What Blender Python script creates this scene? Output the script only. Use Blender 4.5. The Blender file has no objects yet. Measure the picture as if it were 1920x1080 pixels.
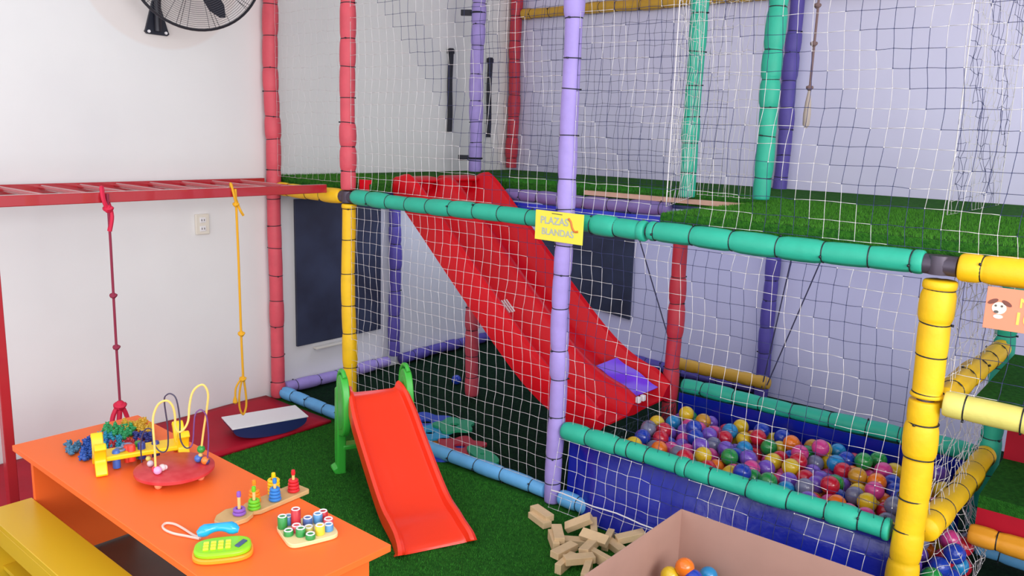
import bpy, bmesh, math, random
from mathutils import Vector, Matrix
PI = math.pi
sc = bpy.context.scene
C = sc.collection
# ------------------------------------------------------------------ camera
CAM = Vector((3.92301, -2.64409, 1.54551)); FPX = 1539.7
YAW, PITCH, ROLL = -0.686626, -0.188332, 0.0321722
_f = Vector((math.sin(YAW)*math.cos(PITCH), math.cos(YAW)*math.cos(PITCH), math.sin(PITCH)))
_r0 = Vector((math.cos(YAW), -math.sin(YAW), 0)); _u0 = _r0.cross(_f)
_rt = _r0*math.cos(ROLL) + _u0*math.sin(ROLL); _up = -_r0*math.sin(ROLL) + _u0*math.cos(ROLL)
cd = bpy.data.cameras.new('camera'); cam = bpy.data.objects.new('camera', cd); C.objects.link(cam)
M = Matrix((_rt, _up, -_f)).transposed().to_4x4(); M.translation = CAM
cam.matrix_world = M
cd.sensor_width = 36; cd.lens = FPX*36/1920; cd.clip_start = .02
sc.camera = cam
def at(px, py, axis, val):
    """world point where the sight line of photo pixel (px,py) meets the plane axis=val"""
    d = _f + _rt*((px-960)/FPX) - _up*((py-540)/FPX)
    i = 'XYZ'.index(axis)
    return CAM + d*((val-CAM[i])/d[i])
# ------------------------------------------------------------------ light
w = bpy.data.worlds.new('world'); sc.world = w; w.use_nodes = True
w.node_tree.nodes['Background'].inputs[0].default_value = (.90, .91, 1.0, 1)
w.node_tree.nodes['Background'].inputs[1].default_value = 1.25
def area(name, loc, target, size, power, col):
    l = bpy.data.lights.new(name, 'AREA'); l.shape = 'RECTANGLE'; l.size, l.size_y = size
    l.energy = power; l.color = col
    o = bpy.data.objects.new(name, l); C.objects.link(o); o.location = loc
    o.rotation_euler = (Vector(target)-Vector(loc)).to_track_quat('-Z', 'Y').to_euler()
    return o
area('window_daylight', (3.4, -4.5, 1.15), (2.2, 1, .7), (4.6, 1.9), 62, (1, .98, .98))
area('side_window_daylight', (6.3, -1.9, 1.9), (0.6, -.2, .75), (3.0, 1.5), 118, (1, .98, .96))
area('room_ceiling_light', (4.2, -2.4, 2.75), (2.0, 0.8, .3), (1.6, .8), 12, (.96, .95, 1))
area('play_area_fill', (2.7, .7, 2.93), (2.7, .9, 0), (2.0, 1.0), 3, (.97, .96, 1))  # unseen overhead fill, added to brighten the inside of the play frame
for _c, _s, _p in (((.42, 1.15, 1.17), (.5, 1.5), 6.0), ((1.7, 1.55, 1.17), (1.4, .8), 4.6), ((3.1, 1.3, 1.17), (1.3, 1.3), 5.2)):
    area('under_deck_fill', _c, (_c[0], _c[1]+.001, 0), _s, _p, (.72, .78, 1))   # bluish fill added to brighten the walls below the deck, no fittings
sc.view_settings.view_transform = 'Standard'; sc.view_settings.look = 'None'
sc.view_settings.gamma = 1; sc.view_settings.exposure = 0.0
try: sc.view_settings.use_curve_mapping = False
except Exception: pass
# ------------------------------------------------------------------ helpers
def lin(c):
    r = []
    for v in c:
        v /= 255.
        r.append(v/12.92 if v <= .04045 else ((v+.055)/1.055)**2.4)
    return (*r, 1)
def mat(name, rgb, rough=.5, noise=0., nscale=20, bump=0., bscale=60, coat=0., spec=.5, rgb2=None, sub=0., metal=0., trans=0.):
    m = bpy.data.materials.new(name); m.use_nodes = True
    nt = m.node_tree; b = nt.nodes['Principled BSDF']
    b.inputs['Base Color'].default_value = lin(rgb); b.inputs['Roughness'].default_value = rough
    b.inputs['Specular IOR Level'].default_value = spec; b.inputs['Coat Weight'].default_value = coat
    b.inputs['Metallic'].default_value = metal; b.inputs['Transmission Weight'].default_value = trans
    if sub:
        b.inputs['Subsurface Weight'].default_value = sub; b.inputs['Subsurface Radius'].default_value = (.01, .01, .01)
    tc = nt.nodes.new('ShaderNodeTexCoord')
    if noise or rgb2:
        n = nt.nodes.new('ShaderNodeTexNoise'); n.inputs['Scale'].default_value = nscale; n.inputs['Detail'].default_value = 4
        nt.links.new(tc.outputs['Object'], n.inputs['Vector'])
        mx = nt.nodes.new('ShaderNodeMix'); mx.data_type = 'RGBA'
        c = lin(rgb); c2 = lin(rgb2) if rgb2 else tuple(v*(1-noise) for v in c[:3])+(1,)
        mx.inputs[6].default_value = c; mx.inputs[7].default_value = c2
        ra = nt.nodes.new('ShaderNodeMapRange'); ra.inputs[1].default_value = .35; ra.inputs[2].default_value = .65
        nt.links.new(n.outputs[0], ra.inputs[0]); nt.links.new(ra.outputs[0], mx.inputs[0])
        nt.links.new(mx.outputs[2], b.inputs['Base Color'])
    if bump:
        n2 = nt.nodes.new('ShaderNodeTexNoise'); n2.inputs['Scale'].default_value = bscale; n2.inputs['Detail'].default_value = 5
        nt.links.new(tc.outputs['Object'], n2.inputs['Vector'])
        bp = nt.nodes.new('ShaderNodeBump'); bp.inputs['Strength'].default_value = bump; bp.inputs['Distance'].default_value = .01
        nt.links.new(n2.outputs[0], bp.inputs['Height']); nt.links.new(bp.outputs[0], b.inputs['Normal'])
    return m
def foam(name, rgb): return mat(name, rgb, .55, .10, 14, .15, 40)
MT = dict(
 pink=foam('foam_pink', (212, 78, 92)), red=foam('foam_red', (196, 50, 66)), yellow=foam('foam_yellow', (246, 196, 10)),
 teal=foam('foam_teal', (38, 176, 146)), lav=foam('foam_lavender', (164, 146, 216)), purple=foam('foam_purple', (88, 76, 164)),
 lblue=foam('foam_light_blue', (104, 178, 232)), pale=foam('foam_pale_yellow', (222, 212, 112)), orangef=foam('foam_orange', (232, 156, 36)),
 ochre=foam('foam_ochre', (206, 160, 52)),
 tie=mat('cable_tie_black', (26, 30, 38), .4), steel=mat('steel_grey', (80, 72, 86), .45, metal=.4),
 white_t=mat('white_twine', (226, 223, 224), .7), dark_t=mat('navy_twine', (52, 60, 108), .7), green_t=mat('dark_green_twine', (36, 58, 66), .7),
 redslide=mat('red_plastic', (206, 6, 26), .40, spec=.3, bump=.04, bscale=6), orslide=mat('orange_red_plastic', (250, 58, 26), .3, coat=.15),
 green_p=mat('green_plastic', (62, 186, 62), .35), table=mat('orange_laminate', (252, 114, 46), .45, spec=.35), bench=mat('yellow_laminate', (220, 180, 34), .35),
 tarp=mat('blue_tarp', (12, 32, 158), .24, .25, 5, .5, 9), black=mat('black_foam', (24, 26, 40), .6), board=mat('chalkboard_slate', (38, 42, 62), .55, rgb2=(52, 60, 84), nscale=4),
 card=mat('cardboard_pinkish', (178, 140, 126), .8, .06, 8), wood=mat('pale_wood', (222, 192, 148), .6, .1, 30), wood2=mat('fish_wood', (214, 176, 118), .5, .12, 25),
 matred=mat('red_vinyl_mat', (176, 10, 40), .6, .12, 6, .2, 10, spec=.25), white=mat('white_board', (232, 232, 234), .5), navy=mat('navy_paint', (28, 40, 92), .4),
 ladder=mat('red_enamel', (176, 40, 50), .22, coat=.5), fan=mat('fan_black_metal', (42, 42, 50), .4, metal=.3), blade=mat('fan_blade_dark', (26, 30, 44), .4),
 outlet=mat('ivory_plastic', (226, 222, 208), .4), slot=mat('dark_slot', (70, 66, 60), .6),
 rope_m=mat('maroon_rope', (140, 40, 66), .8), rope_p=mat('pink_cord', (208, 26, 66), .7), rope_y=mat('yellow_rope', (226, 166, 30), .8), rope_b=mat('brown_rope', (128, 104, 104), .9), rope_t=mat('frayed_rope', (190, 176, 168), .95),
 cord=mat('dark_cord', (56, 54, 84), .7), plank=mat('pinkish_plank', (206, 168, 148), .7, .1, 20), purplesheet=mat('violet_plastic_sheet', (120, 60, 232), .25),
 signy=mat('yellow_card', (238, 226, 72), .5), signo=mat('salmon_card', (240, 146, 112), .5), txtl=mat('pale_lilac_ink', (176, 184, 176), .6), txty=mat('yellow_ink', (248, 214, 96), .6), swoosh=mat('orange_ink', (212, 120, 52), .6), brown=mat('brown_ink', (124, 72, 62), .6), greyink=mat('grey_ink', (96, 90, 84), .6), cream=mat('cream_ink', (238, 224, 208), .6),
)
def addm(k, rgb, rough=.3, **kw):
    if k not in MT: MT[k] = mat(k, rgb, rough, **kw)
    return MT[k]
def turf_mat(name, a, b):
    m = mat(name, a, .9, rgb2=b, nscale=70, bump=1., bscale=220, spec=.1)
    return m
MT['turf'] = turf_mat('turf_green', (46, 112, 36), (32, 88, 28)); MT['turfd'] = turf_mat('deck_turf_green', (56, 118, 34), (34, 88, 30))
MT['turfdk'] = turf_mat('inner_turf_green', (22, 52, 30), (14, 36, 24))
def mesh(name, V, F, m, parent=None, smooth=True, mi=None):
    me = bpy.data.meshes.new(name); me.from_pydata([tuple(v) for v in V], [], F); me.update()
    for x in (m if isinstance(m, (list, tuple)) else [m]): me.materials.append(x)
    if mi: me.polygons.foreach_set('material_index', mi)
    if smooth: me.polygons.foreach_set('use_smooth', [True]*len(F))
    o = bpy.data.objects.new(name, me); C.objects.link(o)
    if parent is not None: o.parent = parent
    return o
def tag(o, label, cat, group=None, kind=None):
    o['label'] = label; o['category'] = cat
    if group: o['group'] = group
    if kind: o['kind'] = kind
    return o
def thing(name, label, cat, loc=(0, 0, 0), rz=0, group=None, M_=None):
    o = bpy.data.objects.new(name, None); C.objects.link(o); o.empty_display_size = .05
    if M_ is not None: o.matrix_world = M_
    else: o.location = loc; o.rotation_euler = (0, 0, rz)
    return tag(o, label, cat, group)
class G:
    """collects geometry"""
    def __init__(s): s.V = []; s.F = []; s.mi = []
    def add(s, V, F, mi=0):
        n = len(s.V); s.V += [Vector(v) for v in V]; s.F += [tuple(i+n for i in f) for f in F]; s.mi += [mi]*len(F); return s
    def box(s, c, d, rz=0, mi=0, R=None):
        x, y, z = d[0]/2, d[1]/2, d[2]/2
        P = [Vector((a*x, b*y, e*z)) for a in (-1, 1) for b in (-1, 1) for e in (-1, 1)]
        R = R or Matrix.Rotation(rz, 3, 'Z')
        P = [R@p+Vector(c) for p in P]
        return s.add(P, [(0, 1, 3, 2), (4, 6, 7, 5), (0, 4, 5, 1), (2, 3, 7, 6), (0, 2, 6, 4), (1, 5, 7, 3)], mi)
    def lathe(s, prof, n=16, o=(0, 0, 0), R=None, mi=0, sx=1, sy=1):
        """prof: list of (r,z) bottom to top"""
        o = Vector(o); R = R or Matrix.Identity(3); V = []; F = []
        for r, z in prof:
            for k in range(n):
                a = 2*PI*k/n; V.append(R@Vector((r*math.cos(a)*sx, r*math.sin(a)*sy, z))+o)
        for j in range(len(prof)-1):
            for k in range(n):
                k2 = (k+1) % n; F.append((j*n+k, j*n+k2, (j+1)*n+k2, (j+1)*n+k))
        F.append(tuple(range(n-1, -1, -1))); F.append(tuple((len(prof)-1)*n+k for k in range(n)))
        return s.add(V, F, mi)
    def tube(s, pts, r, n=8, closed=False, mi=0):
        pts = [Vector(p) for p in pts]; m = len(pts); V = []; F = []
        nrm = None
        for i, p in enumerate(pts):
            a = pts[i-1] if (i > 0 or closed) else p; b = pts[(i+1) % m] if (i < m-1 or closed) else p
            t = (b-a).normalized()
            if nrm is None: nrm = t.orthogonal().normalized()
            nrm = (nrm - t*nrm.dot(t)); nrm = nrm.normalized() if nrm.length > 1e-6 else t.orthogonal().normalized()
            bn = t.cross(nrm); rr = r[i] if isinstance(r, (list, tuple)) else r
            for k in range(n):
                an = 2*PI*k/n; V.append(p+nrm*math.cos(an)*rr+bn*math.sin(an)*rr)
        for i in range(m if closed else m-1):
            i2 = (i+1) % m
            for k in range(n):
                k2 = (k+1) % n; F.append((i*n+k, i*n+k2, i2*n+k2, i2*n+k))
        if not closed: F += [tuple(range(n-1, -1, -1)), tuple((m-1)*n+k for k in range(n))]
        return s.add(V, F, mi)
    def ball(s, c, r, n=12, m=8, sx=1, sy=1, sz=1, mi=0):
        prof = [(max(1e-4, r*math.sin(PI*i/m)), -r*sz*math.cos(PI*i/m)) for i in range(m+1)]
        return s.lathe(prof, n, c, mi=mi, sx=sx, sy=sy)
    def prism(s, pts, d0, d1, axis='Y', mi=0, R=None, o=(0, 0, 0)):
        """polygon pts (a,b) extruded between d0 and d1 on axis"""
        n = len(pts); o = Vector(o); R = R or Matrix.Identity(3)
        f = {'Y': lambda a, b, d: (a, d, b), 'X': lambda a, b, d: (d, a, b), 'Z': lambda a, b, d: (a, b, d)}[axis]
        V = [R@Vector(f(a, b, d))+o for d in (d0, d1) for a, b in pts]
        F = [tuple(range(n)), tuple(range(2*n-1, n-1, -1))]+[(i, n+i, n+(i+1) % n, (i+1) % n) for i in range(n)]
        return s.add(V, F, mi)
    def build(s, name, m, parent=None, smooth=True, bevel=0, seg=2):
        o = mesh(name, s.V, s.F, m, parent, smooth, s.mi if isinstance(m, (list, tuple)) else None)
        bm = bmesh.new(); bm.from_mesh(o.data); bmesh.ops.recalc_face_normals(bm, faces=bm.faces); bm.to_mesh(o.data); bm.free()
        if smooth:
            try: o.data.set_sharp_from_angle(angle=math.radians(40))
            except Exception: pass
        if bevel:
            b = o.modifiers.new('bevel', 'BEVEL'); b.width = bevel; b.segments = seg; b.limit_method = 'ANGLE'; b.angle_limit = math.radians(40)
        return o
def struct(o): o['kind'] = 'structure'; return o
def zrot(d):  # rotation taking +Z to d
    return Vector(d).normalized().to_track_quat('Z', 'Y').to_matrix()
def dup(root, loc=None, rz=None, label=None):
    r = root.copy(); C.objects.link(r)
    if loc is not None: r.location = loc
    if rz is not None: r.rotation_euler = (0, 0, rz)
    if label: r['label'] = label
    for ch in list(root.children):
        c = ch.copy(); C.objects.link(c); c.parent = r
        for g in ch.children:
            d = g.copy(); C.objects.link(d); d.parent = c
    return r
def smooth_path(P, n=6, closed=False):
    P = [Vector(p) for p in P]; out = []; m = len(P)
    rng = range(m if closed else m-1)
    for i in rng:
        p0 = P[i-1] if (i > 0 or closed) else P[0]; p1 = P[i]; p2 = P[(i+1) % m]; p3 = P[(i+2) % m] if (i+2 < m or closed) else P[-1]
        for k in range(n):
            t = k/n
            out.append(.5*((2*p1)+(p2-p0)*t+(2*p0-5*p1+4*p2-p3)*t*t+(-p0+3*p1-3*p2+p3)*t**3))
    if not closed: out.append(P[-1])
    return out
# ------------------------------------------------------------------ room shell
XR, YB, YF, ZC = 6.0, 2.09, -4.6, 3.0
wm = mat('left_wall_paint', (228, 229, 228), .75, rgb2=(222, 223, 223), nscale=1.4, bump=.05, bscale=30)
# beige repainted round patch around the fan, a stain with its own outline
nt = wm.node_tree; b = nt.nodes['Principled BSDF']; old = b.inputs['Base Color'].links[0].from_socket
ge = nt.nodes.new('ShaderNodeNewGeometry'); vd = nt.nodes.new('ShaderNodeVectorMath'); vd.operation = 'DISTANCE'; vd.inputs[1].default_value = (-.0, -.56, 2.30)
nt.links.new(ge.outputs['Position'], vd.inputs[0])
mr = nt.nodes.new('ShaderNodeMapRange'); mr.inputs[1].default_value = .41; mr.inputs[2].default_value = .425; mr.inputs[3].default_value = .55; mr.inputs[4].default_value = 0
nt.links.new(vd.outputs['Value'], mr.inputs[0]); mx = nt.nodes.new('ShaderNodeMix'); mx.data_type = 'RGBA'; mx.inputs[7].default_value = lin((222, 212, 206))
nt.links.new(mr.outputs[0], mx.inputs[0]); nt.links.new(old, mx.inputs[6]); nt.links.new(mx.outputs[2], b.inputs['Base Color'])
MT['wall2'] = mat('back_wall_paint', (214, 213, 240), .75, rgb2=(209, 207, 236), nscale=1.6, bump=.05, bscale=30)
struct(G().box((-.05, (YB+YF)/2, ZC/2), (.1, YB-YF+.2, ZC)).build('wall_left', wm, smooth=False))
struct(G().box((XR/2, YB+.05, ZC/2), (XR, .1, ZC)).build('wall_back', MT['wall2'], smooth=False))
struct(G().box((XR/2, (YB+YF)/2, -.05), (XR, YB-YF, .1)).build('floor', mat('brown_floor', (86, 66, 54), .5, .2, 5), smooth=False))
struct(G().box((XR/2, .55, ZC+.05), (XR, 3.1, .1)).build('ceiling', mat('ceiling_paint', (226, 218, 208), .8), smooth=False))
# turf floor covering with pile
rnd = random.Random(5)
tf = thing('turf_carpet', 'green artificial turf carpet covering the floor in front of the play frame', 'carpet', (2.5, 0, 0))
G().box((0.015, -.595, .004), (4.99, 1.19, .006)).build('turf_backing', MT['turf'], tf, smooth=False)
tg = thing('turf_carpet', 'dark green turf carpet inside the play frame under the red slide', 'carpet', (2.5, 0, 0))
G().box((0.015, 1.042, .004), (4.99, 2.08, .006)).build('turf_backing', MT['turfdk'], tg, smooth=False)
def pile(n, x0, x1, y0, y1, z, h, parent, m, skip=None):
    V = []; F = []
    for i in range(n):
        x = rnd.uniform(x0, x1); y = rnd.uniform(y0, y1)
        if skip and skip(x, y): continue
        a = rnd.uniform(0, 2*PI); w_ = .0011; hh = h*rnd.uniform(.6, 1.2); lx, ly = rnd.uniform(-1, 1)*hh*.6, rnd.uniform(-1, 1)*hh*.6
        k = len(V); dx, dy = math.cos(a)*w_, math.sin(a)*w_
        V += [(x-dx, y-dy, z), (x+dx, y+dy, z), (x+lx, y+ly, z+hh)]; F.append((k, k+1, k+2))
    o = mesh('turf_pile', V, F, m, parent, smooth=False); o['kind'] = 'stuff'; return o
MT['pile'] = mat('turf_blade', (60, 138, 44), .8, spec=.15); MT['piled'] = mat('deck_turf_blade', (70, 136, 40), .8, spec=.15)
o = pile(60000, .6, 3.2, -1.18, -.04, .006, .009, tf, MT['pile']); o.location = (-2.5, 0, 0)
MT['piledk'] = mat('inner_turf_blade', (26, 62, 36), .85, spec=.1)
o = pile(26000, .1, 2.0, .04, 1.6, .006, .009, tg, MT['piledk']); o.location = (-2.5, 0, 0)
# red mat
def crumpled_mat():
    V = []; F = []; nx, ny = 14, 40; x0, x1, y0, y1 = .012, .60, -2.6, -.055
    for j in range(ny+1):
        for i in range(nx+1):
            x = x0+(x1-x0)*i/nx; y = y0+(y1-y0)*j/ny
            V.append((x, y, .022+.004*math.sin(9*x+5*y)*math.sin(7*y)))
    n = len(V); V += [(v[0], v[1], .008) for v in V]; W = nx+1
    for j in range(ny):
        for i in range(nx):
            a = j*W+i; F.append((a, a+1, a+1+W, a+W)); F.append((n+a, n+a+W, n+a+1+W, n+a+1))
    for i in range(nx): F.append((i, n+i, n+i+1, i+1)); a = ny*W+i; F.append((a, a+1, n+a+1, n+a))
    for j in range(ny): a = j*W; F.append((a, a+W, n+a+W, n+a)); a = j*W+nx; F.append((a, n+a, n+a+W, a+W))
    return mesh('floor_mat', V, F, MT['matred'])
tag(crumpled_mat(), 'long dark red vinyl mat lying along the white wall', 'mat')
# ------------------------------------------------------------------ padded tubes
TIES = {}
def tie_mesh(r):
    k = round(r, 4)
    if k not in TIES:
        g = G(); g.tube([(r*math.cos(2*PI*i/20), r*math.sin(2*PI*i/20), 0) for i in range(20)], .0024, 6, True); g.box((r+.005, 0, 0), (.008, .007, .006))
        me = bpy.data.meshes.new('cable_tie'); me.from_pydata([tuple(v) for v in g.V], [], g.F); me.materials.append(MT['tie'])
        me.polygons.foreach_set('use_smooth', [True]*len(g.F)); TIES[k] = me
    return TIES[k]
trnd = random.Random(11)
def padded(name, label, cat, p0, p1, r, cols, step=.15, ties=None, slit=True, wob=.003, group=None):
    """foam sleeve pinched by cable ties; cols = [(t_end, material)]"""
    p0 = Vector(p0); p1 = Vector(p1); L = (p1-p0).length; R = zrot(p1-p0)
    Mx = R.to_4x4(); Mx.translation = p0
    t = thing(name, label, cat, M_=Mx, group=group)
    if ties is None:
        ties = []; z = step*trnd.uniform(.45, .8)
        while z < L-.03: ties.append(z); z += step*trnd.uniform(.75, 1.2)
    rt_ = r*.90
    if not isinstance(cols, list): cols = [(L, cols)]
    z0 = 0
    for ze, m in cols:
        marks = [z0]+[z for z in ties if z0+.01 < z < ze-.01]+[ze]
        n = 22; V = []; F = []; rings = []
        ph = trnd.uniform(0, 6)
        for a, b_ in zip(marks[:-1], marks[1:]):
            amp = trnd.uniform(.9, 1.12)
            for s_ in ([0, .06, .18, .5, .82, .94]):
                z = a+(b_-a)*s_; k = 1-(2*s_-1)**4
                rings.append((z, rt_+(r*amp-rt_)*k))
        rings.append((ze, rt_))
        slang = trnd.choice([-1.9, -1.4, .6, 2.2])
        for z, rr in rings:
            ox = wob*math.sin(z*9+ph); oy = wob*math.sin(z*7+ph*2)
            for k in range(n):
                an = 2*PI*k/n+slang; q = rr
                if slit and k == 0: q = rr-.007
                V.append((ox+q*math.cos(an), oy+q*math.sin(an), z))
        for j in range(len(rings)-1):
            for k in range(n):
                k2 = (k+1) % n; F.append((j*n+k, j*n+k2, (j+1)*n+k2, (j+1)*n+k))
        F.append(tuple(range(n-1, -1, -1))); F.append(tuple((len(rings)-1)*n+k for k in range(n)))
        mesh('foam_sleeve', V, F, m, t)
        z0 = ze+(.012 if ze < L-1e-4 else 0)
        if ze < L-1e-4:
            G().lathe([(r*.55, ze-.01), (r*.55, ze+.03)], 14).build('steel_pipe', MT['steel'], t)
    tm = tie_mesh(rt_)
    for z in ties:
        o = bpy.data.objects.new('cable_tie', tm); C.objects.link(o); o.parent = t
        o.location = (wob*math.sin(z*9+ph), wob*math.sin(z*7+ph*2), z); o.rotation_euler = (trnd.uniform(-.08, .08), trnd.uniform(-.08, .08), trnd.uniform(0, 6))
    return t
def post(x, y, z0, z1, r, cols, label, **k): return padded('padded_post', label, 'post', (x, y, z0), (x, y, z1), r, cols, **k)
def rail(p0, p1, r, cols, label, **k): return padded('padded_rail', label, 'rail', p0, p1, r, cols, **k)
def joint(x, y, z, label):
    g = G(); g.lathe([(.0, -.03), (.03, -.028), (.034, 0), (.03, .028), (.0, .03)], 12, (x, y, z)); g.lathe([(.03, -.05), (.03, .05)], 12, (x, y, z), Matrix.Rotation(PI/2, 3, 'Y'))
    return tag(g.build('pipe_joint', MT['steel']), label, 'pipe joint')
H = 1.2
post(.052, 0, .012, 2.6, .040, MT['pink'], 'tall pink padded post against the white wall at the end of the monkey bars')
post(.683, 0, .012, 1.165, .037, MT['yellow'], 'yellow padded post standing in front of the chalkboard', ties=[.32-.012, .49, .635, .80, .975, 1.13])
post(.683, 0, 1.235, 2.6, .038, MT['pink'], 'pink padded post on top of the yellow one, left of the front face')
post(2.017, 0, .012, 2.6, .037, MT['lav'], 'tall lavender padded post in the middle of the front face behind the yellow card')
post(3.387, 0, .012, 1.155, .047, [(.775, MT['yellow']), (1.143, MT['yellow'])], 'thick yellow padded post at the right end of the ball pit', ties=[.13, .25, .35, .46, .592, .705, .80, .816+.1, 1.016, 1.116], slit=True)
post(2.09, .86, 1.27, 2.6, .040, MT['teal'], 'teal padded post on the upper deck beside the thin white cord')
post(2.45, .87, 1.285, 2.6, .040, MT['teal'], 'teal padded post on the upper deck in front of the purple one')
post(2.07, .878, .012, 1.15, .038, MT['red'], 'red padded post between the red slide and the ball pit')
post(.052, 2.03, 1.285, 2.6, .042, MT['red'], 'dark red padded post in the upper back corner of the room')
post(.052, .89, .085, 1.2, .038, MT['purple'], 'dark purple padded post on the wall right of the chalkboard')
post(2.07, 2.035, .012, 2.6, .042, MT['purple'], 'dark purple padded post on the back wall behind the swing log')
post(.35, 1.30, 1.285, 2.6, .042, MT['lav'], 'lavender blue padded post on the upper deck behind the slide top')
post(.815, .80, .012, 1.10, .040, MT['pink'], 'short pink padded post holding up the back of the red slide')
post(3.44, .97, .012, 1.2, .040, MT['teal'], 'teal padded post at the back corner of the stepped tower')
post(4.42, 0, .012, 1.155, .045, MT['yellow'], 'yellow padded post at the outer corner of the stepped tower')
post(4.42, .97, .012, 1.2, .040, MT['teal'], 'teal padded post at the far back of the stepped tower')
# rails of the front face
rail((.10, 0, H), (.635, 0, H), .036, MT['yellow'], 'short yellow padded rail above the chalkboard opening')
rail((.735, 0, H), (1.975, 0, H), .036, MT['teal'], 'upper teal padded rail crossing in front of the slide, left of the yellow card', ties=[.116, .25, .38, .52, .664, .81, .95, 1.10, 1.2])
rail((2.06, 0, H), (3.335, 0, H), .037, [(.33, MT['teal']), (1.275, MT['teal'])], 'upper teal padded rail along the edge of the big turf deck', ties=[.09, .20, .30, .37, .52, .67, .83, .98, 1.12, 1.245])
joint(3.375, 0, H, 'bare grey pipe joint where teal and yellow rails meet')
joint(.683, 0, H, 'bare grey pipe joint on top of the yellow post')
rail((3.43, 0, H), (4.37, 0, H), .040, MT['yellow'], 'upper yellow padded rail above the salmon card', ties=[.06, .19, .33, .47, .6, .75])
rail((3.44, 0, .79), (4.37, 0, .79), .040, MT['pale'], 'pale yellow padded rail in front of the turf step', ties=[.055, .2, .34, .5, .7])
rail((.10, 0, .045), (.64, 0, .045), .033, MT['lblue'], 'short light blue padded rail on the floor beside the red mat')
rail((.725, 0, .045), (1.975, 0, .045), .033, MT['lblue'], 'light blue padded rail on the floor behind the little slide')
rail((2.06, 0, .045), (3.33, 0, .045), .033, MT['lblue'], 'light blue padded rail on the floor under the blue tarp')
rail((2.06, 0, .341), (3.335, 0, .341), .036, MT['teal'], 'lower teal padded rail along the front of the ball pit', ties=[.124, .264, .318, .396, .527, .567, .663, .806, .951, 1.077, 1.18, 1.255])
rail((2.11, .93, .335), (3.39, .97, .335), .036, MT['teal'], 'teal padded rail along the back of the ball pit')
rail((3.425, .06, .35), (3.44, .92, .35), .042, MT['yellow'], 'lower yellow padded rail on the right side of the ball pit')
rail((3.425, .06, .79), (3.44, .92, .79), .038, MT['yellow'], 'upper yellow padded rail running back beside the turf step')
rail((3.43, .05, H), (3.43, .92, H), .036, MT['ochre'], 'ochre padded rail under the right edge of the turf deck')
rail((.045, .05, .05), (.045, .84, .05), .034, MT['lav'], 'lavender padded rail on the floor under the chalkboard')
rail((.045, .95, .05), (.045, 2.0, .05), .036, MT['purple'], 'dark purple padded rail on the floor beside the far corner')
rail((.10, 2.045, .05), (2.02, 2.045, .05), .036, MT['purple'], 'dark purple padded rail on the floor along the back wall')
rail((.98, .875, H), (2.0, .875, H), .034, foam('foam_dusty_lavender', (128, 112, 176)), 'purple padded rail under the edge of the back deck strip')
rail((.10, 2.045, 2.36), (2.02, 2.045, 2.36), .036, MT['ochre'], 'ochre padded rail high on the back wall near the corner')
rail((2.12, 2.045, 2.36), (4.4, 2.045, 2.36), .036, MT['ochre'], 'ochre padded rail high on the back wall at right')
# tower steps
rail((3.49, .43, .225), (4.37, .43, .225), .034, MT['orangef'], 'orange padded rail below the lower turf step')
rail((3.48, .72, .05), (4.37, .72, .05), .028, MT['lblue'], 'light blue padded rail on the floor under the turf steps')
# ------------------------------------------------------------------ decks
dk = thing('turf_deck', 'upper play deck covered with green turf all around the slide opening', 'deck', (0, 0, 1.26))
g = G()
Z0, Z1 = 1.225-1.26, .008
def slab(g, x0, x1, y0, y1, z0=Z0, z1=Z1): g.box(((x0+x1)/2, (y0+y1)/2, (z0+z1)/2), (x1-x0, y1-y0, z1-z0))
slab(g, .012, .80, .04, 2.08); slab(g, .80, 2.42, .90, 2.08); slab(g, 2.42, 4.4, .04, 2.08)
g.build('turf_top', MT['turfd'], dk, smooth=False)
g = G(); slab(g, .02, .80, .045, 2.08, Z0-.02, Z0-.001); slab(g, .80, 2.42, .905, 2.08, Z0-.02, Z0-.001); slab(g, 2.42, 4.4, .045, 2.08, Z0-.02, Z0-.001); g.build('deck_board', MT['navy'], dk, smooth=False)
G().box((1.95, .885, -.012), (.9, .028, .022)).build('wood_edge', MT['plank'], dk, smooth=False)
o = pile(30000, 2.42, 3.9, .042, 1.2, .008, .010, dk, MT['piled'])
o2 = pile(9000, .82, 2.42, .905, 1.3, .008, .010, dk, MT['pile']); o3 = pile(5000, .02, .79, .042, .6, .008, .010, dk, MT['piled'])
G().box((.80, .55, -.01), (.02, .7, .05)).build('red_edge_strip', MT['redslide'], dk, smooth=False)
G().box((.76, .045, -.002), (.07, .02, .06)).build('red_edge_strip', MT['redslide'], dk, smooth=False)
# blue flap hanging under the purple rail
def sheet(name, p, u, v, nu, nv, m, f=None, th=.003, parent=None):
    p, u, v = Vector(p), Vector(u), Vector(v); nrm = u.cross(v).normalized(); V = []; F = []
    for s_ in (0, 1):
        for j in range(nv+1):
            for i in range(nu+1):
                a, b_ = i/nu, j/nv; V.append(p+u*a+v*b_+nrm*((f(a, b_) if f else 0)+s_*th))
    W = nu+1; N = W*(nv+1)
    for j in range(nv):
        for i in range(nu):
            a = j*W+i; F.append((a, a+1, a+1+W, a+W)); F.append((N+a, N+a+W, N+a+1+W, N+a+1))
    for i in range(nu): a = i; F.append((a, N+a, N+a+1, a+1)); a = nv*W+i; F.append((a, a+1, N+a+1, N+a))
    for j in range(nv): a = j*W; F.append((a, a+W, N+a+W, N+a)); a = j*W+nu; F.append((a, N+a, N+a+W, a+W))
    g = G(); g.add(V, F); return g.build(name, m, parent)
MT['tarp2'] = mat('bright_blue_tarp', (40, 60, 200), .35, bump=.3, bscale=9)
tag(sheet('tarp_flap', (1.0, .850, 1.165), (1.02, 0, 0), (0, 0, -.10), 40, 6, MT['tarp2'], lambda a, b_: .006*math.sin(a*30)), 'narrow bright blue tarp flap hanging under the purple rail', 'tarp')
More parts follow.
